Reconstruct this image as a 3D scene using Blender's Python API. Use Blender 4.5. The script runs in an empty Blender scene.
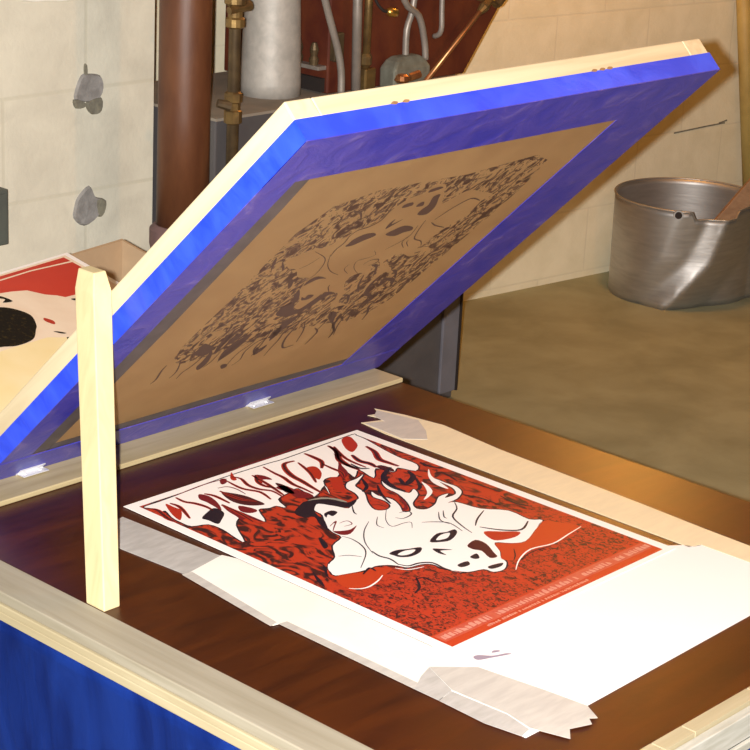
import bpy, bmesh, math, random
from mathutils import Vector, Matrix
from mathutils.geometry import tessellate_polygon
R_ = math.radians
SC = bpy.context.scene
COL = SC.collection
TZ = 0.62            # height of the table top above the floor; the table top's print corner is x=0, y=0

# ------------------------------------------------------------------ camera, world, light, exposure
cam_d = bpy.data.cameras.new('camera')
cam = bpy.data.objects.new('camera', cam_d); COL.objects.link(cam); SC.camera = cam
cam_d.sensor_fit = 'HORIZONTAL'; cam_d.sensor_width = 36.0; cam_d.lens = 1996.28 / 750 * 36.0
cam_d.clip_start = 0.05
CAM = Vector((-1.65225, -1.34566, 1.05668 + TZ))
yaw, pitch, roll = R_(41.93453), R_(-18.76729), R_(2.91512)
fw = Vector((math.cos(pitch)*math.cos(yaw), math.cos(pitch)*math.sin(yaw), math.sin(pitch)))
rt = fw.cross(Vector((0, 0, 1))).normalized(); up = rt.cross(fw)
rt, up = math.cos(roll)*rt + math.sin(roll)*up, -math.sin(roll)*rt + math.cos(roll)*up
cam.matrix_world = Matrix(((rt.x, up.x, -fw.x, CAM.x), (rt.y, up.y, -fw.y, CAM.y), (rt.z, up.z, -fw.z, CAM.z), (0, 0, 0, 1)))

w = bpy.data.worlds.new('world'); SC.world = w; w.use_nodes = True
w.node_tree.nodes['Background'].inputs[0].default_value = (1.0, 0.62, 0.36, 1)
w.node_tree.nodes['Background'].inputs[1].default_value = 0.03

def lamp(name, kind, loc, power, color, size, target=None, spot=None):
    d = bpy.data.lights.new(name, kind); o = bpy.data.objects.new(name, d); COL.objects.link(o)
    o.location = loc; d.energy = power; d.color = color
    if kind in ('POINT', 'SPOT'): d.shadow_soft_size = size
    if target is not None: o.rotation_euler = (Vector(target) - Vector(loc)).to_track_quat('-Z', 'Y').to_euler()
    if spot: d.spot_size = spot; d.spot_blend = 0.4
    return o
FLASH = CAM - rt*0.040 + up*0.008 + fw*0.03           # the camera's own flash, just left of the lens
lamp('camera_flash', 'SPOT', FLASH, 740, (1.0, 0.95, 0.90), 0.010, FLASH + fw, R_(75))
lamp('ceiling_bulb', 'POINT', (1.30, -0.40, 1.25 + TZ), 22, (1.0, 0.45, 0.10), 0.05)
lamp('cellar_bulb', 'POINT', (2.9, 1.72, 1.15 + TZ), 30, (1.0, 0.42, 0.07), 0.10)
vs = SC.view_settings
vs.view_transform = 'Standard'; vs.look = 'None'; vs.gamma = 1.0; vs.exposure = 0.0; vs.use_curve_mapping = False

# ------------------------------------------------------------------ materials
def mat(name, color, rough=0.6, metal=0.0, spec=0.5, coat=0.0):
    m = bpy.data.materials.new(name); m.use_nodes = True
    b = m.node_tree.nodes['Principled BSDF']
    b.inputs['Base Color'].default_value = (*color, 1); b.inputs['Roughness'].default_value = rough
    b.inputs['Metallic'].default_value = metal; b.inputs['Specular IOR Level'].default_value = spec
    b.inputs['Coat Weight'].default_value = coat
    return m
def nodes(m): return m.node_tree.nodes, m.node_tree.links, m.node_tree.nodes['Principled BSDF']
def coords(m, scale=(1, 1, 1), rot=(0, 0, 0)):
    N, L, b = nodes(m)
    tc = N.new('ShaderNodeTexCoord'); mp = N.new('ShaderNodeMapping')
    mp.inputs['Scale'].default_value = scale; mp.inputs['Rotation'].default_value = rot
    L.new(tc.outputs['Object'], mp.inputs['Vector']); return mp.outputs['Vector']
def noise(m, vec, scale, detail=3, dist=0.0, rough=0.55):
    N, L, b = nodes(m); n = N.new('ShaderNodeTexNoise')
    n.inputs['Scale'].default_value = scale; n.inputs['Detail'].default_value = detail
    n.inputs['Distortion'].default_value = dist; n.inputs['Roughness'].default_value = rough
    L.new(vec, n.inputs['Vector']); return n
def ramp(m, fac, stops, interp='LINEAR'):
    N, L, b = nodes(m); r = N.new('ShaderNodeValToRGB'); r.color_ramp.interpolation = interp
    e = r.color_ramp.elements
    while len(e) < len(stops): e.new(0.5)
    for i, (p, c) in enumerate(stops): e[i].position = p; e[i].color = (*c, 1)
    L.new(fac, r.inputs['Fac']); return r.outputs['Color']
def mixc(m, fac, a, b_, mode='MIX'):
    N, L, b = nodes(m); x = N.new('ShaderNodeMix'); x.data_type = 'RGBA'; x.blend_type = mode
    for sock, v in ((x.inputs[0], fac), (x.inputs[6], a), (x.inputs[7], b_)):
        if hasattr(v, 'links'): L.new(v, sock)
        elif isinstance(v, tuple): sock.default_value = (*v, 1)
        else: sock.default_value = v
    return x.outputs[2]
def setcol(m, c): N, L, b = nodes(m); L.new(c, b.inputs['Base Color'])
def bump(m, h, strength, dist=0.01):
    N, L, b = nodes(m); u = N.new('ShaderNodeBump'); u.inputs['Strength'].default_value = strength
    u.inputs['Distance'].default_value = dist; L.new(h, u.inputs['Height']); L.new(u.outputs[0], b.inputs['Normal'])
def mottled(name, c1, c2, scale, rough=0.6, metal=0.0, sc=(1, 1, 1), bs=0.0, detail=4, lo=.35, hi=.65, spec=0.5, dist=0.3):
    m = mat(name, c1, rough, metal, spec); v = coords(m, sc); n = noise(m, v, scale, detail, dist)
    setcol(m, ramp(m, n.outputs['Fac'], [(lo, c1), (hi, c2)]))
    if bs: bump(m, n.outputs['Fac'], bs)
    return m
def wood(name, c1, c2, axis, rough=0.6):
    s = [26, 26, 26]; s[axis] = 1.6
    m = mat(name, c1, rough); v = coords(m, tuple(s)); n = noise(m, v, 1.6, 4, 1.2)
    setcol(m, ramp(m, n.outputs['Fac'], [(.3, c1), (.7, c2)])); bump(m, n.outputs['Fac'], 0.08, 0.003); return m

PINE = [wood('pine_%s' % 'xyz'[a], (.66, .57, .38), (.56, .46, .29), a) for a in range(3)]
RAILW = [wood('dimmed_pine_%s' % 'xyz'[a], (.34, .31, .24), (.26, .23, .165), a) for a in range(3)]  # rail's top face: its dimmer, grazing light is put into the greyer wood
BATTEN = wood('batten_pine', (.46, .38, .22), (.34, .27, .14), 0)

def brick_wall(name, col, col2, mortar, bw, bh, ox, oz, strength=.25, mort=0.006):
    m = mat(name, col, 0.8, 0, 0.25); N, L, b = nodes(m)
    tc = N.new('ShaderNodeTexCoord'); sp = N.new('ShaderNodeSeparateXYZ'); cb = N.new('ShaderNodeCombineXYZ')
    L.new(tc.outputs['Object'], sp.inputs[0])
    ax = N.new('ShaderNodeMath'); ax.inputs[1].default_value = ox; L.new(sp.outputs['X'], ax.inputs[0])
    az = N.new('ShaderNodeMath'); az.inputs[1].default_value = oz; L.new(sp.outputs['Z'], az.inputs[0])
    L.new(ax.outputs[0], cb.inputs[0]); L.new(az.outputs[0], cb.inputs[1])
    br = N.new('ShaderNodeTexBrick'); L.new(cb.outputs[0], br.inputs['Vector'])
    br.inputs['Scale'].default_value = 1.0; br.inputs['Brick Width'].default_value = bw; br.inputs['Row Height'].default_value = bh
    br.inputs['Mortar Size'].default_value = mort; br.inputs['Mortar Smooth'].default_value = 0.7
    br.offset = 0.5
    n = noise(m, coords(m), 9, 6, 0.4); n2 = noise(m, coords(m), 90, 4, 0)
    c = ramp(m, n.outputs['Fac'], [(.3, col2), (.62, col)])
    n3 = noise(m, coords(m), 5.0, 3, 0)
    f = N.new('ShaderNodeMath'); f.operation = 'MULTIPLY'; L.new(br.outputs['Fac'], f.inputs[0]); L.new(n3.outputs['Fac'], f.inputs[1])
    setcol(m, mixc(m, f.outputs[0], c, mortar))
    h = N.new('ShaderNodeMath'); h.operation = 'MULTIPLY_ADD'; h.inputs[1].default_value = -0.6
    L.new(br.outputs['Fac'], h.inputs[0]); L.new(n2.outputs['Fac'], h.inputs[2]); bump(m, h.outputs[0], strength, .01)
    return m
M_WALLL = brick_wall('painted_block_left', (.74, .72, .60), (.62, .60, .50), (.60, .58, .46), .43, .22, .496, -.648+.22*5, .10)
M_WALLB = brick_wall('painted_block_back', (.86, .80, .60), (.76, .70, .50), (.70, .64, .48), .40, .20, .12, .38, .12, .004)
M_FLOOR = mottled('concrete_floor', (.36, .36, .23), (.27, .27, .165), 5, .75, 0, (1, 1, 1), .12, 8, spec=.3)
M_CEIL = mottled('joist_ceiling', (.30, .20, .12), (.22, .14, .08), 6, .9)
M_PATCH = mottled('grey_mortar', (.24, .23, .22), (.34, .33, .32), 40, .9, bs=.4)
M_PATCHD = mottled('dark_mortar_rim', (.16, .15, .12), (.25, .24, .18), 50, .9, bs=.4)
M_SMEAR = mottled('white_plaster', (.90, .88, .82), (.82, .79, .70), 30, .8)

# varnished dark table top: brown with streaks, glossy
M_TABLE = mat('brown_varnish', (.09, .03, .012), .36, 0, .42)
v = coords(M_TABLE, (3, 16, 3)); n = noise(M_TABLE, v, 2.0, 5, .6)
setcol(M_TABLE, ramp(M_TABLE, n.outputs['Fac'], [(.3, (.028, .0048, .0008)), (.7, (.066, .0140, .0014))]))
n2 = noise(M_TABLE, coords(M_TABLE), 40, 4); bump(M_TABLE, n2.outputs['Fac'], .04, .004)
M_EDGE = mottled('table_edge', (.16, .06, .03), (.08, .03, .02), 30, .5)
M_BLUEPANEL = mottled('blue_sheet', (.004, .018, .16), (.012, .050, .34), 3.0, .5, 0, (4, 4, 1.5), .25, 6, .32, .66, .25, 1.2)
M_TAPE = mat('blue_tape', (.01, .09, .75), .38, 0, .5)
v = coords(M_TAPE, (6, 14, 6)); n = noise(M_TAPE, v, 2.5, 6, .7)
setcol(M_TAPE, ramp(M_TAPE, n.outputs['Fac'], [(.35, (.014, .050, .66)), (.65, (.030, .085, .82))])); bump(M_TAPE, n.outputs['Fac'], .12, .01)
M_TAPE_SHADE = mat('blue_tape_under_shade', (.03, .03, .5), .33, 0, .5)  # shaded copy of the tape, with lavender gloss painted into the colour
v = coords(M_TAPE_SHADE, (9, 9, 9)); n = noise(M_TAPE_SHADE, v, 2.2, 6, 1.0)
setcol(M_TAPE_SHADE, ramp(M_TAPE_SHADE, n.outputs['Fac'], [(.34, (.030, .034, .36)), (.60, (.065, .055, .38)), (.84, (.24, .19, .46))])); bump(M_TAPE_SHADE, n.outputs['Fac'], .2, .01)

# printed paper
M_PAPER = mat('white_paper', (.86, .84, .83), .6, 0, .3)
M_CREAM = mottled('cream_paper', (.84, .82, .76), (.80, .77, .68), 8, .6)
M_INKW = mat('ink_gap_white', (.86, .84, .82), .55, 0, .3)
M_INKK = mat('ink_black', (.016, .010, .018), .45, 0, .2)
M_INKD = mat('ink_dark_red', (.065, .010, .012), .45, 0, .2)
M_INKM = mat('ink_maroon', (.16, .012, .016), .45, 0, .2)
M_INKR = mat('ink_red', (.40, .028, .012), .45, 0, .2)
M_INKO = mat('ink_orange_red', (.46, .045, .012), .45, 0, .2)
M_INKP = mat('ink_pink', (.60, .26, .20), .5)
M_INKG = mat('ink_grey', (.28, .27, .22), .5)
def swirl(name, cols, sc_hi=36, sc_lo=150, ysplit=(.12, .26), th=(.42, .50, .58), yin=1):
    m = mat(name, cols[0], .5, 0, .3); N, L, b = nodes(m)
    tc = N.new('ShaderNodeTexCoord'); sp = N.new('ShaderNodeSeparateXYZ'); L.new(tc.outputs['Object'], sp.inputs[0])
    a = noise(m, coords(m, (1.0, .62, 1), (0, 0, .5)), sc_hi, 2.0, 2.6, .5); c = noise(m, coords(m, (1, .7, 1)), sc_lo, 2.5, 1.6, .6)
    mr = N.new('ShaderNodeMapRange'); mr.inputs[1].default_value = ysplit[0]; mr.inputs[2].default_value = ysplit[1]
    if yin < 0:
        mr.inputs[3].default_value = 1; mr.inputs[4].default_value = 0
    L.new(sp.outputs['Y'], mr.inputs[0])
    x = N.new('ShaderNodeMix'); x.data_type = 'FLOAT'; L.new(mr.outputs[0], x.inputs[0]); L.new(c.outputs['Fac'], x.inputs[2]); L.new(a.outputs['Fac'], x.inputs[3])
    setcol(m, ramp(m, x.outputs[0], [(th[0], cols[2]), (th[1], cols[1]), (th[2], cols[0])])); return m
M_FIELD = swirl('ink_red_swirls', [(.44, .036, .012), (.25, .026, .012), (.045, .010, .010)], th=(.40, .47, .53))
M_TAN = mottled('screen_fabric', (.45, .32, .17), (.38, .26, .14), 14, .6, detail=3)
N_, L_, b_ = nodes(M_TAN)
tr = N_.new('ShaderNodeBsdfTranslucent'); tr.inputs[0].default_value = (.88, .66, .36, 1)
ms = N_.new('ShaderNodeMixShader'); ms.inputs[0].default_value = .50
L_.new(b_.outputs[0], ms.inputs[1]); L_.new(tr.outputs[0], ms.inputs[2]); L_.new(ms.outputs[0], N_['Material Output'].inputs['Surface'])
M_EMUL = mottled('grey_emulsion', (.075, .062, .06), (.11, .09, .085), 30, .5)
M_STEN = swirl('stencil_marks', [(.40, .28, .15), (.20, .12, .07), (.070, .036, .025)], 44, 60, (-.5, -.3), (.42, .475, .53))
N_, L_, b_ = nodes(M_STEN)
rc = b_.inputs['Base Color'].links[0].from_node
al = N_.new('ShaderNodeMapRange'); al.inputs[1].default_value = .53; al.inputs[2].default_value = .47; al.inputs[3].default_value = 0.0; al.inputs[4].default_value = .92
L_.new(rc.inputs['Fac'].links[0].from_socket, al.inputs[0]); L_.new(al.outputs[0], b_.inputs['Alpha'])
M_STENK = mat('stencil_dark', (.085, .045, .03), .6)
M_STENT = mottled('stencil_open', (.42, .30, .16), (.35, .24, .13), 14, .6)
M_MASK = mottled('masking_tape_cream', (.82, .72, .48), (.76, .66, .44), 10, .55, sc=(2, 9, 2))
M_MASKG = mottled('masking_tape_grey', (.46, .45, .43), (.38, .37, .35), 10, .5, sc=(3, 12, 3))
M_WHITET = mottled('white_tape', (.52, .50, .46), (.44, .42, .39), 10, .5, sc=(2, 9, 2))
M_GAP = mat('dark_slit', (.05, .035, .05), .7)

# metals, pipes
M_IRON = mottled('rusty_iron', (.085, .028, .012), (.135, .050, .020), 9, .5, 0, (2, 2, .7), .15, 6, spec=.5)
M_HUB = mottled('dark_iron', (.12, .07, .075), (.17, .10, .10), 20, .7, bs=.2)
M_BRASS = mottled('old_brass', (.36, .24, .09), (.20, .13, .06), 30, .42, .75, bs=.1)
M_BRASSD = mottled('dull_brass', (.17, .12, .06), (.10, .07, .04), 30, .5, .6)
M_COPPER = mottled('copper', (.62, .30, .12), (.42, .18, .08), 30, .35, .8)
M_GALV = mottled('galvanised_sheet', (.52, .50, .46), (.42, .41, .38), 42, .55, .25, (1, 1, 1), .05)
M_GREY = mottled('grey_pipe', (.40, .36, .32), (.30, .27, .24), 20, .45, .4)
M_STEEL = mat('bright_steel', (.60, .58, .55), .47, .85)
n = noise(M_STEEL, coords(M_STEEL, (3, 3, 22)), 4, 5, .6)
setcol(M_STEEL, ramp(M_STEEL, n.outputs['Fac'], [(.3, (.42, .41, .40)), (.7, (.52, .51, .49))])); bump(M_STEEL, n.outputs['Fac'], .05, .01)
M_JACKET = mottled('grey_jacket', (.085, .080, .085), (.115, .108, .11), 7, .55, .1)
M_JTOP = mottled('taupe_jacket_top', (.30, .26, .21), (.24, .21, .17), 12, .9)  # a lighter taupe than the jacket's sides
M_STILE = mottled('blue_grey_strip', (.17, .17, .20), (.14, .14, .165), 9, .5)
M_RUST = mottled('rust_casing', (.075, .012, .006), (.13, .030, .010), 10, .6, 0, (1, 1, 1), .2, 6)
M_DARK = mat('dark_recess', (.02, .014, .012), .8)
M_POLE = mottled('yellowed_pole', (.46, .34, .11), (.36, .26, .08), 10, .6)
M_SCRAP = wood('brown_scrap_wood', (.34, .20, .10), (.24, .13, .06), 1)
M_CARD = mottled('cardboard', (.46, .33, .20), (.40, .28, .17), 12, .85)
M_CHROME = mat('hinge_metal', (.80, .80, .82), .35, .55)
M_DGREY = mottled('grey_green_box', (.10, .115, .10), (.08, .09, .08), 10, .6)
M_BLKINK = mottled('print_black', (.010, .008, .006), (.05, .035, .01), 130, .8, lo=.55, hi=.72, spec=.1)
M_SKIN = mottled('print_cream', (.74, .60, .46), (.80, .68, .54), 10, .6)
M_YEL = mottled('print_yellow', (.80, .66, .34), (.84, .72, .44), 6, .6)

# ------------------------------------------------------------------ mesh helpers
def link(name, bm, mats, parent=None, smooth=False, bevel=0, loc=None):
    me = bpy.data.meshes.new(name)
    bmesh.ops.recalc_face_normals(bm, faces=bm.faces)
    bm.to_mesh(me); bm.free()
    for m in (mats if isinstance(mats, (list, tuple)) else [mats]): me.materials.append(m)
    o = bpy.data.objects.new(name, me); COL.objects.link(o)
    if smooth:
        for f in me.polygons: f.use_smooth = True
    if bevel:
        b = o.modifiers.new('bevel', 'BEVEL'); b.width = bevel; b.segments = 2; b.limit_method = 'ANGLE'
    if parent: o.parent = parent
    if loc: o.location = loc
    return o
def new():
    return bmesh.new()
def add_box(bm, a, b, mi=0):
    x0, y0, z0 = a; x1, y1, z1 = b
    v = [bm.verts.new(p) for p in ((x0,y0,z0),(x1,y0,z0),(x1,y1,z0),(x0,y1,z0),(x0,y0,z1),(x1,y0,z1),(x1,y1,z1),(x0,y1,z1))]
    for q in ((3,2,1,0),(4,5,6,7),(0,1,5,4),(1,2,6,5),(2,3,7,6),(3,0,4,7)):
        f = bm.faces.new([v[i] for i in q]); f.material_index = mi
    return v
def add_loft(bm, rings, cap=True, mi=0):
    vs_ = [[bm.verts.new(p) for p in r] for r in rings]; n = len(rings[0])
    for a, b in zip(vs_, vs_[1:]):
        for i in range(n):
            f = bm.faces.new((a[i], a[(i+1) % n], b[(i+1) % n], b[i])); f.material_index = mi
    if cap:
        bm.faces.new(vs_[0][::-1]).material_index = mi; bm.faces.new(vs_[-1]).material_index = mi
def catmull(pts, n=4, closed=True):
    P = [Vector(p) for p in pts]; N = len(P); out = []
    rng = range(N) if closed else range(N-1)
    for i in rng:
        if closed: a, b, c, d = P[i-1], P[i], P[(i+1) % N], P[(i+2) % N]
        else: a, b, c, d = P[max(i-1, 0)], P[i], P[i+1], P[min(i+2, N-1)]
        for k in range(n):
            t = k/n
            out.append(.5*((2*b) + (c-a)*t + (2*a-5*b+4*c-d)*t*t + (3*b-a-3*c+d)*t**3))
    if not closed: out.append(P[-1])
    return out
def add_tube(bm, pts, r, seg=14, mi=0, smooth_path=0):
    P = [Vector(p) for p in pts]
    if smooth_path: P = catmull(P, smooth_path, closed=False)
    rr = r if isinstance(r, (list, tuple)) else [r]*len(P)
    if len(rr) != len(P): rr = [rr[0] + (rr[-1]-rr[0])*i/(len(P)-1) for i in range(len(P))]
    rings = []; ref = Vector((0.13, 0.97, 0.21))
    for i, p in enumerate(P):
        d = (P[min(i+1, len(P)-1)] - P[max(i-1, 0)]).normalized()
        u = d.cross(ref).normalized(); w_ = d.cross(u)
        rings.append([p + rr[i]*(math.cos(t)*u + math.sin(t)*w_) for t in (2*math.pi*k/seg for k in range(seg))])
    add_loft(bm, rings, True, mi)
def add_lathe(bm, c, prof, seg=32, mi=0, cap=True):
    rings = [[(c[0]+r*math.cos(t), c[1]+r*math.sin(t), c[2]+z) for t in (2*math.pi*k/seg for k in range(seg))] for r, z in prof]
    add_loft(bm, rings, cap, mi)
def add_flat(bm, pts, z, mi, n=1, fl=False):
    pts = [(p[0], p[1]) for p in pts]
    if n > 1: pts = [(q.x, q.y) for q in catmull([(x, y, 0) for x, y in pts], n)]
    V = [bm.verts.new((x, y, z)) for x, y in pts]
    for t in tessellate_polygon([[Vector((x, y, 0)) for x, y in pts]]):
        if len(set(t)) == 3:
            try: f = bm.faces.new([V[i] for i in t])
            except ValueError: continue
            f.material_index = mi; f.normal_update()
            if (f.normal.z < 0) != fl: f.normal_flip()
def stroke_poly(pts, w_):
    P = [(q.x, q.y) for q in catmull([(x, y, 0) for x, y in pts], 4, closed=False)]; L = []; Rr = []; N = len(P)
    for i, p in enumerate(P):
        a = P[max(i-1, 0)]; b = P[min(i+1, N-1)]; dx, dy = b[0]-a[0], b[1]-a[1]; l = math.hypot(dx, dy) or 1
        h = w_/2*(.35 + .65*math.sin(math.pi*(i+.6)/(N+.2)))
        L.append((p[0]-dy/l*h, p[1]+dx/l*h)); Rr.append((p[0]+dy/l*h, p[1]-dx/l*h))
    return L + Rr[::-1]
def outline(pts, d):          # the same closed shape grown by d all round
    P = [(q.x, q.y) for q in catmull([(x, y, 0) for x, y in pts], 3)]; N = len(P)
    A = sum(P[i][0]*P[(i+1) % N][1] - P[(i+1) % N][0]*P[i][1] for i in range(N)); s = d if A > 0 else -d; out = []
    for i in range(N):
        a, b = P[i-1], P[(i+1) % N]; dx, dy = b[0]-a[0], b[1]-a[1]; l = math.hypot(dx, dy) or 1
        out.append((P[i][0]+dy/l*s, P[i][1]-dx/l*s))
    return out
def flat_obj(name, bm, mats, parent=None, loc=None):
    me = bpy.data.meshes.new(name); bm.to_mesh(me); bm.free()
    for m in mats: me.materials.append(m)
    o = bpy.data.objects.new(name, me); COL.objects.link(o)
    if parent: o.parent = parent
    if loc: o.location = loc
    return o
def slab(name, pts, z, th, m, parent=None, mside=None):
    bm = new(); n = len(pts)
    a = [bm.verts.new((x, y, z)) for x, y in pts]; b = [bm.verts.new((x, y, z+th)) for x, y in pts]
    for t in tessellate_polygon([[Vector((x, y, 0)) for x, y in pts]]):
        bm.faces.new([a[i] for i in t]); bm.faces.new([b[i] for i in t])
    for i in range(n): bm.faces.new((a[i], a[(i+1) % n], b[(i+1) % n], b[i]))
    bmesh.ops.recalc_face_normals(bm, faces=bm.faces)
    me = bpy.data.meshes.new(name); bm.to_mesh(me); bm.free(); me.materials.append(m)
    o = bpy.data.objects.new(name, me); COL.objects.link(o)
    if parent: o.parent = parent
    return o
def tag(o, label, cat, group=None):
    o['label'] = label; o['category'] = cat
    if group: o['group'] = group
    return o
def thing(name, label, cat, loc=(0, 0, 0), rot=(0, 0, 0), group=None):
    o = bpy.data.objects.new(name, None); COL.objects.link(o); o.location = loc; o.rotation_euler = rot
    o.empty_display_size = .05
    return tag(o, label, cat, group)
def struct(o): o['kind'] = 'structure'; return o

# ================================================================== THE SETTING
bm = new(); add_box(bm, (-4, -4, -.1), (7, 3.2, 0)); struct(link('floor', bm, M_FLOOR))
bm = new(); add_box(bm, (-4, -4, 2.34), (7, 3.2, 2.44)); struct(link('ceiling', bm, M_CEIL))
bm = new(); add_box(bm, (-2.3, 0, 0), (3.6, .15, 2.34)); wb = struct(link('wall_back', bm, M_WALLB, loc=(2.744, 2.242, 0)))
wb.rotation_euler = (0, 0, math.atan2(-.073, .623))
bm = new()                                                       # a hairline crack in the back wall's paint
for p0, p1 in (((.845, .417), (.915, .420)), ((.915, .420), (1.00, .424)), ((1.00, .424), (1.09, .4265)), ((1.06, .428), (1.10, .434))):
    (x0, z0), (x1, z1) = p0, p1; add_loft(bm, [[(x, -.0012, z-.0022), (x, -.0012, z+.0022), (x, .0008, z+.0022), (x, .0008, z-.0022)] for x, z in (p0, p1)])
link('crack', bm, M_PATCHD, wb)
bm = new(); add_box(bm, (-3.0, 1.9, 0), (1.197, 2.75, 2.34)); wl = struct(link('wall_left', bm, M_WALLL))
def wall_px(q):   # spots noted on the left wall's face: metres along it and above the floor
    return (1.012 + (q[0]-87)*.00271 + (q[1]-92)*.00004, .241 - (q[1]-92)*.00216 - (q[0]-87)*.00035 + TZ)
def wall_patch(name, pts, m, th):
    P = catmull([(*wall_px((a/3, b/3)), 0) for a, b in pts], 3)
    bm = new(); A = [bm.verts.new((p.x, 1.9002, p.y)) for p in P]; c = sum(P, Vector())/len(P)
    B = [bm.verts.new((c.x+(p.x-c.x)*.9, 1.9-th, c.y+(p.y-c.y)*.9)) for p in P]; n = len(P)
    for i in range(n): bm.faces.new((A[i], A[(i+1) % n], B[(i+1) % n], B[i]))
    for t in tessellate_polygon([[Vector((p.x, p.y, 0)) for p in P]]): bm.faces.new([B[i] for i in t])
    return link(name, bm, m, wl)
wall_patch('mortar_patch', [(243, 228), (262, 222), (300, 226), (309, 262), (292, 300), (262, 306), (222, 300), (228, 262)], M_PATCH, .006)
wall_patch('mortar_patch', [(218, 300), (245, 303), (252, 318), (225, 326)], M_PATCHD, .008)
wall_patch('mortar_patch', [(262, 300), (300, 290), (299, 330), (275, 343), (256, 322)], M_PATCHD, .008)
wall_patch('mortar_patch', [(252, 196), (259, 196), (260, 226), (252, 226)], M_PATCHD, .004)
wall_patch('mortar_patch', [(228, 590), (262, 556), (280, 590), (304, 600), (288, 652), (246, 680), (214, 655), (218, 618)], M_PATCH, .006)
wall_patch('mortar_patch', [(280, 600), (310, 600), (304, 640), (288, 652)], M_PATCHD, .007)
wall_patch('plaster_smear', [(20, -30), (250, -30), (240, 5), (190, 18), (140, 22), (100, 26), (60, 20), (35, 8)], M_SMEAR, .004)

# ================================================================== PRINTING TABLE
T = thing('printing_table', 'dark brown varnished printing table with pale wood rails and blue sides', 'table', (0, 0, 0))
bm = new(); add_box(bm, (-.245, -.300, TZ-.030), (.670, .84, TZ)); link('table_top', bm, M_TABLE, T, bevel=.002)
bm = new(); add_box(bm, (-.302, -.320, TZ-.013), (-.2445, .84, TZ+.0015)); link('side_rail', bm, RAILW[1], T, bevel=.0015)
bm = new(); add_box(bm, (-.305, -.336, TZ-.0235), (-.2455, .84, TZ-.0138)); add_box(bm, (-.304, -.336, TZ-.036), (-.2455, .84, TZ-.0245))
link('side_rail', bm, wood('rail_edge_lit_pine', (.46, .40, .26), (.36, .30, .18), 1), T, bevel=.0012)  # same rail wood, lightened: flash on the side face put into its colour
bm = new()
xs = [-.245, -.012, .045, .176, .32, .50, .670]
for a, b in zip(xs, xs[1:]): add_box(bm, (a+.0009, -.3185, TZ-.012), (b-.0009, -.2995, TZ+.001))
link('front_rail', bm, wood('front_edge_pine', (.46, .40, .26), (.36, .30, .18), 0), T, bevel=.0003)
bm = new(); add_box(bm, (-.2445, -.331, TZ-.036), (.670, -.3192, TZ-.0045)); add_box(bm, (-.2445, -.335, TZ-.048), (.670, -.3192, TZ-.0375))
link('front_rail', bm, mottled('whitewashed_rail', (.50, .49, .44), (.38, .37, .31), 14, .6, sc=(1, 8, 8)), T, bevel=.001)
bm = new(); nx, nz = 60, 30                                     # a blue sheet hung down the side, with shallow folds
G = [[bm.verts.new((-.3005 + .004*math.sin(9*y+1.3*math.sin(7*z))*min(1, (TZ-.036-z)*6), y, z)) for z in [(TZ-.036)*(1-k/nz) for k in range(nz+1)]] for y in [-.333 + 1.17*j/nx for j in range(nx+1)]]
for j in range(nx):
    for k in range(nz): bm.faces.new((G[j][k], G[j+1][k], G[j+1][k+1], G[j][k+1]))
ret = bmesh.ops.solidify(bm, geom=bm.faces[:], thickness=.003)
link('side_panel', bm, M_BLUEPANEL, T, smooth=True)
bm = new(); add_box(bm, (-.296, -.330, 0), (.670, -.322, TZ-.0375)); link('front_panel', bm, M_BLUEPANEL, T)
bm = new(); add_box(bm, (.645, -.322, 0), (.668, .84, TZ-.030)); link('side_panel', bm, M_EDGE, T)

# board that carries the hinges
bm = new(); add_box(bm, (-.225, .678, TZ+.0003), (.6695, .80, TZ+.008))
tag(link('hinge_board', bm, BATTEN, bevel=.0015), 'pale yellow flat board across the back of the table carrying the hinges', 'board')

# ================================================================== SILK SCREEN, tilted up on its hinges
YH, ZH, TILT, X0, X1, L = .7421, .0105 + TZ, R_(44.4696), -.1253, .6761, .8380
FW, FT = .042, .051
S = thing('printing_screen', 'tilted wooden printing screen edged in blue tape over the table', 'printing screen', (0, YH, ZH), (-TILT, 0, 0))
def sbox(name, x0, x1, s0, s1, n0, n1, m, parent=S, bevel=.002):
    bm = new(); add_box(bm, (x0, -s1, n0), (x1, -s0, n1)); return link(name, bm, m, parent, bevel=bevel)
sbox('frame_bar', X0, X0+FW, 0, L, 0, FT, PINE[1]); sbox('frame_bar', X1-FW, X1, 0, L, 0, FT, PINE[1])
tb = sbox('frame_bar', X0+FW, X1-FW, L-FW, L, 0, FT, PINE[0]); sbox('frame_bar', X0+FW, X1-FW, 0, FW, 0, FT, PINE[0])
sbox('screen_fabric', X0+.002, X1-.002, .002, L-.002, -.0008, -.0002, M_TAN, bevel=0)
# stretched fabric carries the stencil; emulsion band, marks
wx0, wx1, ws0, ws1 = -.046, .540, .082, .742
def under(name, polys, mats):     # polys: (points (x, s), layer below the fabric, material index, smoothing)
    bm = new()
    for pts, z, mi, n in polys: add_flat(bm, [(x, -s) for x, s in pts], z, mi, n, True)
    return flat_obj(name, bm, mats, S)
def ring(a0, a1, b0, b1, c0, c1, d0, d1): return
em = [([(wx0-.034, ws0-.02), (wx0+.004, ws0-.02), (wx0+.008, .4), (wx0+.002, ws1-.06), (wx0-.002, ws1), (wx0-.012, ws1+.012), (wx0-.034, ws1)], -.0011, 0, 1),
      ([(wx0, ws0-.022), (wx1, ws0-.016), (wx1, ws0), (.3, ws0+.006), (wx0, ws0)], -.0011, 0, 1)]
under('emulsion_band', em, [M_EMUL])
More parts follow.
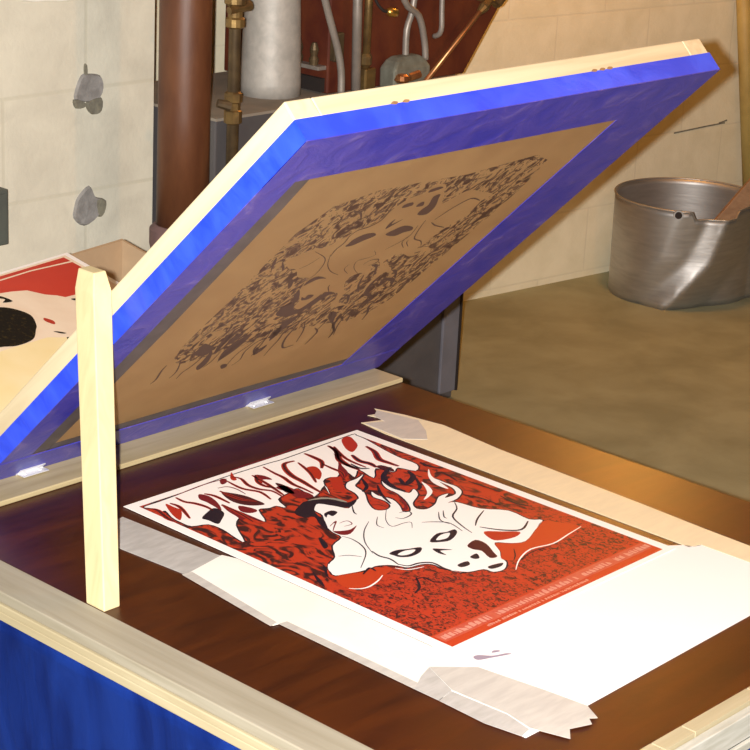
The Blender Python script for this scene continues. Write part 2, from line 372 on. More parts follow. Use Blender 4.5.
# --- art traced on the poster, in half millimetres from the print's near left corner
ART = [
('w','p',0,[8,1100,59,1101,121,1104,316,1116,489,1113,555,1109,758,1117,853,1120,855,1110,852,1065,830,969,819,899,817,830,777,799,756,849,720,835,703,888,644,840,658,912,607,880,617,915,600,929,561,910,555,924,514,916,459,836,495,892,414,852,424,925,383,919,323,904,299,849,287,874,261,875,230,885,188,815,177,870,158,881,110,847,53,754,55,793,66,849,60,900,18,920,14,960,18,998,35,1043,19,1048,19,1079]),
('r','p',0,[67,1080,69,1048,67,1015,23,969,24,993,42,1037]),
('k','p',0,[74,941,111,961,142,972,151,958,142,926,106,898,79,884,77,919]),
('m','p',0,[181,1071,193,1050,189,1018,172,977,149,945,154,976,159,1015,159,1044]),
('d','p',0,[238,1042,256,1020,271,983,274,946,271,901,240,914,220,944,217,986]),
('m','p',0,[399,1075,416,1051,412,1017,392,1034,371,1016,375,1039]),
('d','p',0,[401,994,409,969,402,935,387,902,374,919,382,952]),
('r','p',0,[546,1017,571,1018,577,1000,555,961,514,931,520,963,528,990]),
('r','p',0,[546,919,565,915,575,902,536,857,497,814,496,837,499,862]),
('r','p',0,[795,1113,832,1117,819,1082,795,1046,745,1020,751,1054]),
('m','p',0,[300,1113,315,1109,306,1089,284,1080,280,1089]),
('m','p',0,[181,979,183,930,185,872,184,814,173,860,147,862,153,890,161,935]),
('m','p',0,[376,965,380,917,371,872,410,852,420,883,410,925,407,967]),
('m','p',0,[696,1055,660,997,596,936,572,892,614,912,642,964,664,994]),
('d','p',0,[708,890,721,836,738,855,732,894]),
('m','p',0,[209,940,226,899,220,879,196,882,186,908]),
('r','p',0,[363,1134,349,1108,336,1082,323,1084,331,1104]),
('r','s',3.77,[117,1094,115,1057,129,1028,136,990,132,960]),
('d','s',1.885,[117,1094,115,1057,129,1028,136,990,132,960]),
('r','s',4.64,[13,1079,19,1056,4,1001,3,970]),
('d','s',2.32,[13,1079,19,1056,4,1001,3,970]),
('m','s',1.45,[122,1104,191,1111,263,1113,318,1103]),
('r','s',3.48,[176,974,176,922,168,869,161,833]),
('d','s',1.74,[176,974,176,922,168,869,161,833]),
('r','s',3.48,[241,1051,241,1006,246,966,268,930]),
('d','s',1.74,[241,1051,241,1006,246,966,268,930]),
('m','s',1.45,[251,1069,278,1060,286,1030,280,987]),
('r','s',3.48,[336,1109,349,1080,331,1031,334,989,352,955,344,903]),
('d','s',1.74,[336,1109,349,1080,331,1031,334,989,352,955,344,903]),
('r','s',3.77,[401,1073,370,1034,362,996,376,965]),
('d','s',1.885,[401,1073,370,1034,362,996,376,965]),
('r','s',3.77,[460,1104,451,1049,447,1007,432,955,431,910,427,869]),
('d','s',1.885,[460,1104,451,1049,447,1007,432,955,431,910,427,869]),
('r','s',5.22,[563,1079,525,1082,496,1049,475,1001,467,952,457,906,448,856]),
('d','s',2.61,[563,1079,525,1082,496,1049,475,1001,467,952,457,906,448,856]),
('r','s',4.64,[627,1103,626,1065,618,1023,581,987]),
('d','s',2.32,[627,1103,626,1065,618,1023,581,987]),
('r','s',3.48,[608,1012,604,967,602,928,579,895]),
('d','s',1.74,[608,1012,604,967,602,928,579,895]),
('r','s',5.22,[727,1098,711,1052,674,1005,657,951,655,906]),
('d','s',2.61,[727,1098,711,1052,674,1005,657,951,655,906]),
('r','s',4.64,[726,1103,710,1053,667,1001,656,952,658,912]),
('d','s',2.32,[726,1103,710,1053,667,1001,656,952,658,912]),
('r','s',5.8,[726,1004,708,957,715,922,708,890]),
('k','s',2.9,[726,1004,708,957,715,922,708,890]),
('r','s',5.8,[810,1026,797,980,763,930,762,892,765,854]),
('d','s',2.9,[810,1026,797,980,763,930,762,892,765,854]),
('m','s',1.74,[333,1140,419,1146,553,1145,683,1152,810,1151]),
('r','s',3.4,[307,1092,301,1024,321,972,307,915]),
('d','s',1.6,[307,1092,301,1024,321,972,307,915]),
('r','s',3.4,[391,1077,377,998,355,912]),
('d','s',1.6,[391,1077,377,998,355,912]),
('r','s',3.4,[561,1063,532,986,491,921]),
('d','s',1.6,[561,1063,532,986,491,921]),
('r','s',3.4,[78,1074,80,1035,48,960]),
('d','s',1.6,[78,1074,80,1035,48,960]),
('r','s',3.4,[195,1064,206,1032,202,968]),
('d','s',1.6,[195,1064,206,1032,202,968]),
('r','s',3.4,[735,1086,691,995,685,909]),
('d','s',1.6,[735,1086,691,995,685,909]),
('k','s',5,[740,863,684,837,649,800,632,749,636,712]),
('k','s',5,[757,810,733,769,675,747,695,788]),
('k','s',3,[835,833,833,801,844,764]),
('k','s',3,[612,858,579,807,541,787]),
('k','s',3,[732,757,695,709,667,694]),
('k','s',2.5,[671,957,666,915,687,897]),
('k','s',2.5,[609,794,567,740,537,677]),
('k','s',2,[815,754,823,720,807,666]),
('k','s',2,[831,646,835,590,839,534]),
('k','s',2,[742,590,759,545,764,482]),
('k','s',2,[816,515,805,448,824,406]),
('w','p',0,[350,789,387,810,408,769,426,731,465,756,499,762,520,798,528,837,560,864,601,867,639,877,585,848,557,831,541,781,498,728,473,679,495,657,527,668,542,704,538,743,562,772,555,741,565,697,546,652,522,617,545,609,582,656,608,715,614,763,640,805,675,823,643,788,630,750,635,697,668,709,646,673,589,642,567,608,586,587,632,596,679,624,717,622,686,608,732,607,760,645,766,696,774,721,773,677,775,643,756,606,707,582,665,579,688,565,703,492,751,432,746,356,770,327,701,298,623,268,583,284,551,316,518,271,488,242,476,214,437,190,404,198,398,225,353,241,332,273,339,247,323,293,320,334,297,352,258,361,245,386,228,407,197,423,160,416,132,428,81,450,96,483,123,511,163,529,210,583,267,606,274,645,294,692,336,743,342,774]),
('r','p',0,[586,382,624,350,659,316,620,303,568,319,564,345]),
('m','p',0,[597,705,584,672,549,623,521,621,556,643]),
('w','p',0,[725,730,716,695,693,660,653,640,629,637,671,661,699,692]),
('w','p',0,[816,783,781,742,765,700,744,644,739,676,749,713,779,753]),
('o','p',0,[78,444,116,436,146,426,195,415,221,384,182,369,148,360,103,352,56,368,51,405]),
('o','p',0,[764,322,794,286,813,231,725,211,655,207,584,223,515,202,482,234,515,264,548,311,581,282,621,266,700,296]),
('w','s',1.4,[50,373,70,353,98,347,138,356,172,371]),
('w','s',1.4,[815,229,745,219,665,208,589,224,515,202,457,167]),
('w','s',1.5,[118,509,95,484,81,450]),
('w','s',1.2,[229,380,247,351,291,336]),
('k','p',0,[289,805,346,837,376,842,430,814,452,762,489,760,435,734,407,767,385,807,351,796,323,747,321,726,276,665,283,702,310,750,285,764]),
('g','p',0,[376,842,424,834,453,794,452,762,424,808]),
('k','p',0,[346,748,377,751,382,732,352,721,350,737,331,725]),
('m','p',0,[278,649,296,637,323,627,356,635,302,607,277,619]),
('m','s',1.0,[295,677,335,692,304,669,278,649]),
('m','s',0.9,[330,675,358,673,352,649,324,652]),
('k','s',1.1,[271,610,278,579,267,533,238,491,162,438]),
('k','s',0.9,[171,526,196,512,215,484]),
('k','s',0.9,[399,631,341,594,289,542,252,479]),
('k','s',1.8,[261,491,253,458,260,425,250,387]),
('k','s',1.2,[445,737,416,703,410,686]),
('k','s',0.8,[501,660,442,608,422,567,462,562,482,552,455,524]),
('k','s',0.8,[441,638,399,601,398,574]),
('k','s',1.1,[474,602,486,584,524,589,534,610,507,618]),
('k','s',1.2,[504,533,535,511,558,479,543,421]),
('k','s',1.0,[594,551,555,511,554,476]),
('k','s',1.0,[612,550,580,519,578,506]),
('k','s',1.4,[680,567,650,533,598,503,568,442,554,397]),
('k','s',2.0,[252,392,263,366,298,359,325,338,323,298,327,275]),
('k','s',1.4,[698,476,638,449,598,422]),
('k','s',2.2,[600,409,630,356,673,323,733,348]),
('k','s',1.0,[557,255,527,226,498,207]),
('k','s',1.2,[511,196,577,210,646,200]),
('k','p',0,[284,451,314,454,344,439,378,424,353,404,314,401,289,417,285,434]),
('w','p',0,[297,433,329,436,355,423,328,413,303,419]),
('k','p',0,[423,433,477,456,506,446,536,444,523,423,473,403,442,413]),
('w','p',0,[444,429,480,443,508,436,480,419,459,420]),
('k','p',0,[393,397,409,384,430,358,399,375,392,347,384,367]),
('d','p',0,[479,350,525,361,528,326,500,277,485,252,464,260,482,302,473,324]),
('k','p',0,[366,287,403,285,390,266,362,270]),
('k','p',0,[419,228,465,218,444,206,413,212]),
('k','p',0,[441,301,459,300,444,278,429,280,427,296]),
('k','s',2.0,[138,407,179,423,177,399]),
('k','s',1.5,[205,298,241,292,244,251,308,220]),
('k','s',2,[152,244,189,261,226,305]),
('k','p',0,[102,516,96,496,64,459,52,431,61,462]),
('k','p',0,[68,526,50,497,31,450,10,418,22,458]),
('k','p',0,[218,644,220,629,200,591,179,583,193,611]),
]

ink = {'w': 0, 'k': 1, 'd': 2, 'm': 3, 'r': 4, 'o': 5, 'g': 6}
OFF, SY = .040, .752
sten = []; field = [(.045, .275), (.15, .262), (.30, .27), (.44, .262), (.475, .40), (.472, .662), (.30, .668), (.06, .655), (.04, .45)]; hole = None
random.seed(5)
for c, t, wd, f in ART:
    pts = [(f[i]/2000 + OFF, SY - f[i+1]/2000) for i in range(0, len(f), 2)]
    if t == 's':
        if c in 'kd': sten.append((stroke_poly(pts, wd*.0016), -.0015, 1, 1))
    elif c == 'w':
        if len(pts) > 60: hole = pts
    elif c in 'kdm': sten.append((pts, -.0015, 1, 3))
bm = new()
for pts, z, mi, n in sten: add_flat(bm, [(x, -s) for x, s in pts], z, mi, n, True)
rings_ = [[(q.x, -q.y, -.0012) for q in catmull([(x, s, 0) for x, s in pp], 3)] for pp in (field, hole)]
vv_ = [bm.verts.new(p) for rg in rings_ for p in rg]
for t in tessellate_polygon([[Vector((p[0], p[1], 0)) for p in rg] for rg in rings_]):
    try: f = bm.faces.new([vv_[i] for i in t])
    except ValueError: continue
    f.normal_update()
    if f.normal.z > 0: f.normal_flip()
st_ob = flat_obj('stencil_image', bm, [M_STEN, M_STENK], S)
# blue tape: round the outer edge and folded over the underside
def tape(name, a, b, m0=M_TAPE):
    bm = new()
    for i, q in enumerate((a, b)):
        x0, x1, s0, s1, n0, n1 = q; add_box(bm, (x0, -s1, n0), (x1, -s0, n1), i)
    return link(name, bm, [M_TAPE, M_TAPE_SHADE], S)
e = .0008; hT = .026
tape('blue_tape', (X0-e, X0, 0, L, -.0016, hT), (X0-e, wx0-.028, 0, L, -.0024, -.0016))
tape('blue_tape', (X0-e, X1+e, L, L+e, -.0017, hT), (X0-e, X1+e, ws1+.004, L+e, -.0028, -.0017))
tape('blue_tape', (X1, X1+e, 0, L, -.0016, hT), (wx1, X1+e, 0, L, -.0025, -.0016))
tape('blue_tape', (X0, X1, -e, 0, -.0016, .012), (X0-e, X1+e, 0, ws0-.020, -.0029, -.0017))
for x in (.035, .055, .415, .432, .448):                          # dents along the top bar where the tape starts
    bm = new(); add_flat(bm, [(x-.006, -.0008), (x, .002), (x+.007, .0005), (x+.003, -.0025), (x-.004, -.0018)], 0, 0, 3)
    o = flat_obj('dent', bm, [M_SCRAP], S); o.rotation_euler = (R_(90), 0, 0); o.location = (0, -(L+.0011), hT+.001)

# prop stick
bm = new()
def rect(cx, cy, z, hx, hy): return [(cx-hx, cy-hy, z), (cx+hx, cy-hy, z), (cx+hx, cy+hy, z), (cx-hx, cy+hy, z)]
b0, b1 = Vector((-.2305, .3545, TZ)), Vector((-.1460, .4770, TZ+.354)); d = b1-b0
q = b0 + d*1.065
add_loft(bm, [rect(b0.x, b0.y, b0.z, .0125, .0170), rect(b1.x, b1.y, b1.z, .0145, .0180), rect(q.x-.001, q.y, q.z, .0095, .0150)])
tag(link('prop_stick', bm, wood('prop_pine', (.60, .51, .29), (.51, .42, .23), 2), bevel=.0015), 'upright pale wooden stick propping up the tilted screen', 'stick')

# butt hinges between board and screen
def hinge(x, label):
    h = thing('butt_hinge', label, 'hinge', (x, YH, ZH), group='hinges on the pale board')
    bm = new(); add_box(bm, (-.022, -.022, 0), (.022, -.004, .0015)); link('hinge_leaf', bm, M_CHROME, h, bevel=.0005)
    bm = new(); add_box(bm, (-.022, -.016, -.0045), (.022, -.004, -.0030)); o = link('hinge_leaf', bm, M_CHROME, h, bevel=.0005); o.rotation_euler = (-TILT, 0, 0)
    bm = new(); add_tube(bm, [(-.022, -.003, .001), (.022, -.003, .001)], .0032, 10); link('hinge_knuckle', bm, M_CHROME, h, smooth=True)
    for sx in (-.013, .013):
        bm = new(); add_lathe(bm, (sx, -.013, .0015), [(.0035, 0), (.0033, .0006), (.001, .001)], 12); link('screw', bm, M_CHROME, h)
hinge(.395, 'bright metal hinge on the pale board, right of the prop stick')
hinge(-.045, 'bright metal hinge on the pale board, left of the prop stick')

# ================================================================== POSTER AND TAPES ON THE TABLE
bm = new(); Zp = TZ + .0012
add_box(bm, (-.015, -.014, Zp), (.4462, .5705, Zp+.0006), 0)
W_, H_ = .430, .5559
add_flat(bm, [(0, -.0055), (W_, -.0045), (W_, H_), (0, H_)], Zp+.0007, 7)
add_flat(bm, [(0, -.0055), (W_, -.0045), (W_, .030), (0, .030)], Zp+.00075, 5)
for c, t, wd, f in ART:
    pts = [(f[i]/2000, f[i+1]/2000) for i in range(0, len(f), 2)]
    z = Zp + {'w': .0008, 'o': .0008, 'r': .0009, 'm': .0010, 'd': .0010, 'g': .0010, 'k': .0011}[c]
    if t == 's': add_flat(bm, stroke_poly(pts, wd*.0019), z + (.0002 if c != 'w' else .0003), ink[c], 1)
    else:
        if c == 'w' and len(f) > 24: add_flat(bm, outline(pts, .0024), z - .00004, 1, 1)
        add_flat(bm, pts, z + (.0004 if c == 'w' and len(f) < 24 else 0), ink[c], 3)
# faint illegible lines of small pale print along the lower edge
random.seed(3)
def smallprint(x0, x1, y, h, gap):
    x = x0
    while x < x1:
        wv = random.uniform(.2, .7)*h; k = random.random()
        if k < .14: x += gap*1.6; continue
        add_flat(bm, [(x, y-h/2), (x+wv, y-h/2+random.uniform(-.1, .1)*h), (x+wv, y+h/2*random.uniform(-.4, 1)), (x+wv*.4, y+h/2*random.uniform(.2, 1)), (x, y+h/2*random.uniform(-.5, 1))], Zp+.0009, 8)
        x += wv + gap*random.uniform(.3, .8)
add_flat(bm, [(.004, .008), (.424, .008), (.424, .0275), (.004, .0275)], Zp+.0008, 9)
smallprint(.008, .420, .018, .0115, .0035)
smallprint(.075, .275, .0035, .0055, .002)
poster = flat_obj('art_poster', bm, [M_INKW, M_INKK, M_INKD, M_INKM, M_INKR, M_INKO, M_INKG, M_FIELD, M_INKP, mottled('ink_faded_band', (.50, .10, .06), (.46, .055, .03), 60, .5)])
poster.data.materials[0] = M_INKW
tag(poster, 'red, black and white poster with flame lettering and skull lying flat on the table', 'poster')

def strip(name, pts, z, m, label, cat='tape', th=.0005, group=None):
    return tag(slab(name, pts, TZ+.0004+z, th, m), label, cat, 'masking tape pieces on the table' if cat == 'tape' else group)
strip('backing_sheet', [(-.100, -.045), (-.060, -.030), (-.030, .010), (.05, .020), (.30, .020), (.440, .005), (.4655, -.0135), (.472, -.026), (.484, -.030), (.486, -.192), (.349, -.195), (-.004, -.201), (-.104, -.200)], 0, M_PAPER,
      'blank white sheet on the table below the poster\'s lower edge', 'paper')
s2 = strip('paper_strip', [(-.0165, .345), (-.0165, -.0095), (-.03, -.040), (-.1105, -.046), (-.108, .174), (-.118, .176), (-.099, .352), (-.024, .366)], .0006, M_CREAM,
      'long white paper strip along the poster\'s left edge', 'paper')
bm = new(); 
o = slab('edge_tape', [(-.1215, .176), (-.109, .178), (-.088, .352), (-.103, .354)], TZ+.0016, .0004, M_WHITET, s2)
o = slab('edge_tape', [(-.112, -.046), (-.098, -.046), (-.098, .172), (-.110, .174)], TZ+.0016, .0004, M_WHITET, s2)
strip('masking_tape', [(-.038, .545), (-.0265, .372), (-.022, .355), (-.097, .340), (-.108, .470), (-.110, .53)], 0.0, M_MASKG,  # its grey takes in the screen's shade, put into the colour
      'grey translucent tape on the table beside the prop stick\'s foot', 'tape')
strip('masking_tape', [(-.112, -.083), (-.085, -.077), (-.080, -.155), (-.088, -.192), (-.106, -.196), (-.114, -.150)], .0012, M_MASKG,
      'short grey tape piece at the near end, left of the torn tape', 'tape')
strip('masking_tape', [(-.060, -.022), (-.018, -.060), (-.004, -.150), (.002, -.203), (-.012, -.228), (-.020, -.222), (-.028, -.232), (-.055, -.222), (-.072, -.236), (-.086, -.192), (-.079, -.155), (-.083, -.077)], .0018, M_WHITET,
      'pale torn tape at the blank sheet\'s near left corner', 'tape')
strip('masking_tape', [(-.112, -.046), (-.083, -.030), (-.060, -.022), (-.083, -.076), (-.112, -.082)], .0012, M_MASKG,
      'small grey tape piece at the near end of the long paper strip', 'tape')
for nm, pts in (('cut', [(-.083, -.030), (-.0815, -.029), (-.079, -.074), (-.081, -.074)]), ('cut', [(-.112, -.0815), (-.086, -.0755), (-.086, -.0785), (-.111, -.085)])):
    pass
strip('masking_tape', [(.5395, .621), (.528, .600), (.508, .606), (.516, .575), (.476, .590), (.469, .535), (.4665, .3), (.4655, .03), (.4655, -.022), (.485, -.028), (.487, -.29), (.525, -.29), (.535, 0), (.542, .112), (.553, .377), (.567, .50), (.555, .57)], 0.0, mottled('long_masking_tape', (.78, .68, .46), (.72, .63, .43), 10, .55, sc=(2, 9, 2)),
      'wide cream masking tape running along the poster\'s right edge', 'tape')
strip('masking_tape', [(.535, .612), (.512, .596), (.508, .570), (.477, .583), (.4725, .50), (.500, .475), (.525, .50), (.552, .54)], .0006, mottled('torn_tape_shaded', (.56, .52, .46), (.50, .47, .42), 10, .5, sc=(3, 12, 3)),  # end of the cream tape; the screen's shade is put into its grey
      'torn end of the wide cream tape, greyed with painted shade', 'tape')
bm = new(); add_flat(bm, [(-.0007, -.0382), (-.0022, -.0471), (.0123, -.0532), (.0389, -.0632), (.0368, -.0580), (.0273, -.0545), (.0182, -.0500), (.0080, -.0387)], TZ+.0012, 0, 3)
add_flat(bm, [(.030, -.043), (.036, -.047), (.034, -.050), (.024, -.046)], TZ+.0012, 0, 2)
sm = flat_obj('ink_smudge', bm, [mat('smudge_ink', (.30, .25, .32), .6)], bpy.data.objects['backing_sheet'])

# ================================================================== CARDBOARD BOX AND THE FAR PRINT
n_ = Vector((.047, -.255, .966)).normalized(); ax = Vector((.984, .18, 0)).normalized(); ay = n_.cross(ax)
P0 = Vector((.510, 1.343, .100 + TZ))
M4 = Matrix(((ax.x, ay.x, n_.x, P0.x), (ax.y, ay.y, n_.y, P0.y), (ax.z, ay.z, n_.z, P0.z), (0, 0, 0, 1)))
def pl(x, y, z=0): return M4 @ Vector((x, y, z))
cx0, cx1, cy0, cy1, wl_ = -.53, .160, -.37, .004, .006
bm = new()
def rimring(i, z): return [pl(cx0+i, cy0+i, z), pl(cx1-i, cy0+i, z), pl(cx1-i, cy1-i, z), pl(cx0+i, cy1-i, z)]
rim, rimi = rimring(0, -.010), rimring(wl_, -.010)
bot = [Vector((p.x, p.y, 0)) for p in rim]; boti = [Vector((p.x, p.y, .02)) for p in rimi]
add_loft(bm, [bot, rim, rimi, boti])
bx = tag(link('cardboard_box', bm, M_CARD), 'tan cardboard box behind the table, holding the far red print', 'box')
bm = new(); add_loft(bm, [[pl(x, y, z) for x, y in ((cx0+.007, cy0+.007), (.004, cy0+.007), (.004, cy1-.007), (cx0+.007, cy1-.007))] for z in (-.0105, -.0045)])
link('box_insert', bm, M_CARD, bx)
bm = new(); add_box(bm, (-.56, -.36, -.0042), (0, 0, -.0012), 0)
def fp(pts, z, mi, n=1): add_flat(bm, [(-a, -b) for a, b in pts], z, mi, n)
fp([(.012, .006), (.55, .006), (.55, .354), (.012, .354)], -.0009, 1)
fp([(.55, .010), (.021, .011), (.0195, .049), (.030, .105), (.060, .116), (.085, .113), (.109, .118), (.134, .116), (.143, .105), (.16, .093), (.178, .068), (.205, .059), (.23, .054), (.30, .058), (.38, .05), (.55, .06)], -.0007, 2)
fp([(.55, .018), (.25, .020), (.117, .019), (.019, .027), (.019, .031), (.117, .0225), (.25, .0235), (.55, .0225)], -.0005, 1)
fp([(.30, .085), (.266, .089), (.247, .107), (.239, .133), (.255, .160), (.269, .172), (.298, .192), (.338, .194), (.367, .184), (.42, .18), (.44, .12), (.36, .085)], -.0005, 3, 4)
fp([(.55, .196), (.36, .194), (.27, .199), (.228, .221), (.15, .25), (.10, .354), (.55, .354)], -.0006, 4)
for q in ([(.236, .062), (.244, .066), (.238, .074), (.25, .080), (.230, .084)], [(.246, .190), (.238, .194), (.230, .204), (.238, .202)], [(.240, .214), (.232, .222), (.242, .230), (.246, .224)], [(.225, .150), (.232, .158), (.226, .174), (.218, .165)], [(.13, .125), (.12, .128), (.115, .135), (.128, .132)]):
    fp(q, -.0005, 5 if q[0][1] in (.150,) else 3, 3)
pr = flat_obj('art_print', bm, [M_PAPER, M_SKIN, mottled('print_red', (.52, .030, .012), (.46, .020, .010), 8, .5), M_BLKINK, M_YEL, M_INKR])
pr.matrix_world = M4
tag(pr, 'red and cream print with a black shape, lying on the cardboard box behind the table', 'print')

# ================================================================== BACKGROUND: pipes, boiler, bucket
def ztz(q): return (q[0], q[1], q[2] + TZ)
sp = thing('soil_pipe', 'thick rust-brown iron pipe standing beside the white block wall', 'pipe', (1.069, 1.66, 0))
bm = new(); add_lathe(bm, (0, 0, TZ-.02), [(.0545, 0), (.0535, .25), (.0530, 1.735)], 36); link('pipe_body', bm, M_IRON, sp, smooth=False)
for f in sp.children[0].data.polygons: f.use_smooth = len(f.vertices) == 4
bm = new(); add_lathe(bm, (0, 0, 0), [(.064, 0), (.064, TZ-.06), (.068, TZ-.045), (.068, TZ-.012), (.058, TZ-.002)], 36); link('pipe_hub', bm, M_HUB, sp)

gp = thing('gas_pipe', 'brass-jointed thin pipe between the rust-brown pipe and the grey vent', 'pipe', (1.2255, 1.68, 0))
bm = new(); add_tube(bm, [(0, 0, .0), (0, 0, 1.72+TZ)], .0130, 16); link('pipe_body', bm, M_BRASSD, gp, smooth=True)
bm = new(); add_lathe(bm, (0, 0, TZ+.388), [(.014, 0), (.021, .004), (.021, .020), (.016, .024), (.017, .045), (.024, .052), (.024, .075), (.016, .082), (.016, .2)], 14); link('pipe_union', bm, M_BRASS, gp)
bm = new(); add_tube(bm, [(-.028, -.01, TZ+.428), (.03, -.01, TZ+.435)], [.008, .012], 10); link('valve_stem', bm, M_BRASS, gp)
bm = new(); add_lathe(bm, (0, 0, TZ+.186), [(.014, 0), (.019, .003), (.019, .028), (.015, .031), (.015, .045), (.019, .048), (.019, .066), (.013, .07)], 8); link('pipe_union', bm, M_BRASS, gp)
bm = new(); add_tube(bm, [(-.012, -.004, TZ+.226), (-.036, .01, TZ+.233)], [.012, .009], 10); link('side_plug', bm, M_BRASSD, gp)

bl = thing('boiler', 'grey boiler with rust-red casing above, behind the tilted screen', 'boiler', (0, 0, 0))
JZ = TZ + .195
bm = new(); add_box(bm, (1.205, 1.711, 0), (2.045, 2.10, JZ-.006)); link('boiler_jacket', bm, M_JACKET, bl, bevel=.003)
bm = new(); add_box(bm, (1.201, 1.705, JZ-.006), (2.049, 2.10, JZ)); link('jacket_top', bm, M_JTOP, bl)
bm = new(); add_box(bm, (1.988, 1.703, .02), (2.047, 1.7115, JZ-.007)); link('corner_strip', bm, M_STILE, bl, bevel=.002)
bm = new(); add_box(bm, (2.0465, 1.700, 0.02), (2.0530, 1.716, JZ-.007)); link('edge_seam', bm, M_DARK, bl)
cs = thing('boiler_casing', 'rust-red metal casing on top of the grey boiler, behind the thin pipes', 'casing', (0, 0, 0))
bm = new()
prof = [(1.60, JZ), (2.078, JZ), (2.63, JZ+.70), (1.60, JZ+.70)]
add_loft(bm, [[(x, 1.766, z) for x, z in prof], [(x, 2.11, z) for x, z in prof]]); link('casing_shell', bm, M_RUST, cs, bevel=.004)
bm = new(); add_box(bm, (1.588, 1.775, JZ+.004), (1.602, 2.02, JZ+.035)); link('burner_slot', bm, M_DARK, cs)
bm = new(); add_box(bm, (1.574, 1.772, JZ+.055), (1.602, 2.02, JZ+.064)); link('casing_ledge', bm, M_GREY, cs, bevel=.001)
bm = new(); add_box(bm, (1.604, 1.750, JZ+.075), (1.634, 1.768, JZ+.140)); link('control_box', bm, M_BRASSD, cs, bevel=.003)
bm = new()
for y in (1.80, 1.85):
    bm = new(); add_lathe(bm, (1.588, y, JZ+.064), [(.010, 0), (.012, .012), (.008, .02), (.011, .034), (.006, .05)], 12); link('burner_fitting', bm, M_BRASSD, cs)

vp = thing('vent_pipe', 'galvanised grey vent pipe standing on the boiler\'s left end', 'vent pipe', (1.496, 1.845, JZ))
bm = new(); add_lathe(bm, (0, 0, 0), [(.0695, 0), (.069, .03), (.066, .12), (.0615, .24), (.060, 1.3)], 40); link('pipe_body', bm, M_GALV, vp)
for f in vp.children[0].data.polygons: f.use_smooth = len(f.vertices) == 4
bm = new(); add_box(bm, (.052, -.034, .24), (.056, -.026, 1.3)); link('pipe_seam', bm, M_GREY, vp)

def pipe(name, pts, r, m, label, cat='pipe', seg=12, sm=0, group=None):
    bm = new(); add_tube(bm, [ztz(q) for q in pts], r, seg, 0, sm); return tag(link(name, bm, m, None, smooth=True), label, cat, 'thin grey pipes above the boiler')
Y0 = 1.735
pipe('conduit', [(1.473, Y0, .618), (1.549, Y0, .416), (1.605, Y0, .278), (1.614, Y0, .195)], .0085, M_GREY, 'thin grey bent conduit nearest the galvanised vent pipe', 'conduit', sm=4)
pipe('conduit', [(1.637, Y0-.008, .637), (1.646, Y0-.008, .409), (1.654, Y0-.008, .195)], .0110, M_GREY, 'straight grey upright pipe left of the brass riser', 'conduit')
br = thing('brass_riser', 'upright brass pipe with a square fitting on the boiler', 'pipe', (1.689, Y0-.002, JZ))
bm = new(); add_tube(bm, [(0, 0, 0), (.002, 0, .45)], .0093, 12); link('pipe_body', bm, M_BRASS, br, smooth=True)
bm = new(); add_box(bm, (-.018, -.018, 0), (.018, .018, .058)); link('pipe_fitting', bm, M_BRASS, br, bevel=.004)
bm = new(); add_lathe(bm, (0, 0, .062), [(.010, 0), (.0135, .004), (.0135, .022), (.010, .028)], 8); link('pipe_union', bm, M_BRASS, br)
ww = thing('sensor_wire', 'thin black wire ending in a small brass tip', 'wire', (1.729, 1.752, JZ))
bm = new(); add_tube(bm, [(.02, .0, .42), (-.005, 0, .29), (0, 0, .215), (.020, -.01, .182), (.050, -.012, .178)], .0035, 8, 0, 4); link('wire', bm, M_DARK, ww, smooth=True)
bm = new(); add_tube(bm, [(.032, -.012, .180), (.042, -.012, .177), (.060, -.012, .174), (.066, -.012, .174)], [.006, .0115, .0115, .005], 12); link('wire_tip', bm, mottled('shiny_brass', (.80, .50, .12), (.70, .42, .10), 30, .3, .9), ww, smooth=True)
gv = thing('gas_valve', 'grey lumpy gas valve with two tubes rising from it', 'valve', (1.824, Y0, JZ))
bm = new(); add_loft(bm, [[(x*k, y*k, z) for x, y in ((-.058, -.025), (.066, -.025), (.066, .025), (-.058, .025))] for z, k in ((0, 1.0), (.046, 1.02), (.064, .80), (.074, .55))]); link('valve_body', bm, mottled('valve_grey', (.26, .27, .22), (.19, .19, .15), 40, .6, .3), gv, bevel=.006)
bm = new(); add_lathe(bm, (-.040, -.030, .018), [(.014, 0), (.020, .006), (.016, .016), (.010, .020)], 12); add_tube(bm, [(-.01, -.026, .026), (.02, -.030, .032)], .010, 10); link('valve_knob', bm, M_COPPER, gv)
bm = new(); add_tube(bm, [(.034, .004, .42), (.027, .004, .20), (.007, .004, .132), (.008, .004, .06)], .0080, 12, 0, 4); link('valve_tube', bm, M_GREY, gv, smooth=True)
bm = new(); add_tube(bm, [(-.060, -.014, .33), (-.028, -.014, .206), (.026, -.014, .164), (.051, -.014, .103), (.058, -.014, .06)], .0080, 12, 0, 4); link('valve_tube', bm, M_GREY, gv, smooth=True)
pipe('conduit', [(1.942, Y0, .64), (1.946, Y0, .39), (1.949, Y0, .316), (1.950, 1.757, .298)], .0065, M_GREY, 'short pale upright rod left of the slanting copper tube', 'conduit', sm=4)
cp = thing('copper_tube', 'slanting copper tube with brass fittings at its upper end', 'pipe', (2.050, 1.700, JZ))
bm = new(); add_tube(bm, [(-.195, .0, .007), (0, 0, .165), (.03, 0, .187)], .0065, 12); link('pipe_body', bm, M_COPPER, cp, smooth=True)
bm = new(); add_tube(bm, [(-.005, 0, .161), (.008, 0, .171), (.014, 0, .175), (.030, 0, .187)], [.008, .013, .013, .009], 10); link('pipe_union', bm, M_BRASS, cp)
bm = new(); add_tube(bm, [(.050, 0, .176), (.062, .0, .182), (.085, 0, .195)], [.012, .014, .010], 10); add_tube(bm, [(.028, 0, .186), (.052, 0, .178)], .007, 8); add_tube(bm, [(.062, 0, .182), (.062, .062, .182)], .008, 8); link('pipe_union', bm, M_BRASS, cp)

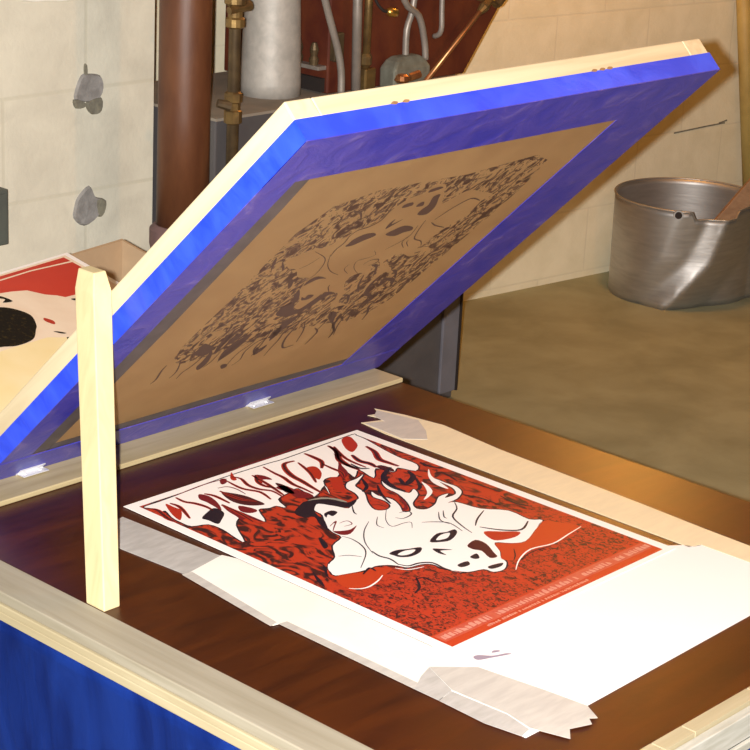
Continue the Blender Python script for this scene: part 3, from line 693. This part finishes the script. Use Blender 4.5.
# steel bucket with a creased side
bc = Vector((3.325, 1.892, 0)); u = Vector((rt.x, rt.y, 0)).normalized(); vv = Vector((fw.x, fw.y, 0)).normalized()
bk = thing('metal_bucket', 'bent steel bucket with a creased side standing by the back wall', 'bucket', tuple(bc))
bm = new(); SEG, NZ, RB, HB = 128, 18, .220, .302
def bpt(t, z, r):
    a, b = r*math.cos(t), r*math.sin(t)                          # a: across, b: away from the viewer's side
    zz = z/HB
    uc = -.085 + .125*min(1, zz/.5) + .045*max(0, (zz-.5)/.5)
    if b < 0:
        k = min(1, -b/(.5*r))
        if a > uc: b += k*min(.075, .55*(a-uc))
        else: b += k*(.020*max(0, 1-abs(a-uc+.06)/.08))
    z2 = z*(1 - (.075*zz if b < 0 and -.02 < a < .12 else 0)*min(1, -b/.1 if b < 0 else 0))
    p = u*a + vv*b; return (p.x, p.y, z2)
outer = [[bpt(2*math.pi*k/SEG, HB*j/NZ, RB*(1+.02*j/NZ)) for k in range(SEG)] for j in range(NZ+1)]
inner = [[bpt(2*math.pi*k/SEG, .006 + (HB-.006)*j/NZ, (RB-.0025)*(1+.02*j/NZ)) for k in range(SEG)] for j in range(NZ, -1, -1)]
add_loft(bm, outer + inner); link('bucket_body', bm, M_STEEL, bk, smooth=True)
bm = new()
rp = [Vector(p) + Vector((0, 0, .001)) for p in outer[-1]]
add_tube(bm, rp + [rp[0]], .0032, 8); link('bucket_rim', bm, M_STEEL, bk, smooth=True)
c = u*(-.062) - vv*(RB*.96) + Vector((0, 0, HB-.008))
bm = new(); add_tube(bm, [c - vv*.004, c - vv*.010], .015, 20); o = link('handle_lug', bm, M_STEEL, bk); 
bm = new(); add_tube(bm, [c - vv*.010, c - vv*.0115], .0105, 20); link('lug_hole', bm, M_DARK, o)

bm = new(); s0 = bc + u*(-.02) + vv*.02 + Vector((0, 0, .035)); s1 = bc + u*.265 + vv*.03 + Vector((0, 0, .43)); dd = (s1-s0).normalized(); sd = dd.cross(vv).normalized()
add_loft(bm, [[p + sd*a + vv*b for a, b in ((-.026, -.011), (.026, -.011), (.026, .011), (-.026, .011))] for p in (s0, s1)])
tag(link('wood_scrap', bm, M_SCRAP, bevel=.002), 'brown strip of wood sticking out of the steel bucket', 'wood')
bm = new(); add_tube(bm, [(3.940, 2.030, .004), (3.700, 2.073, 1.2)], .024, 20)
tag(link('leaning_pole', bm, M_POLE, smooth=True), 'yellowed pole leaning on the back wall behind the bucket', 'pole')
eb = thing('wall_box', 'dark grey-green box fixed to the white block wall at the left edge', 'box', (.642, 1.9, TZ+.022))
bm = new(); add_box(bm, (-.12, -.060, -.058), (.118, 0, .058)); link('box_body', bm, M_DGREY, eb, bevel=.003)
bm = new(); add_box(bm, (-.112, -.064, -.050), (.110, -.060, .050)); link('box_cover', bm, M_DGREY, eb, bevel=.001)
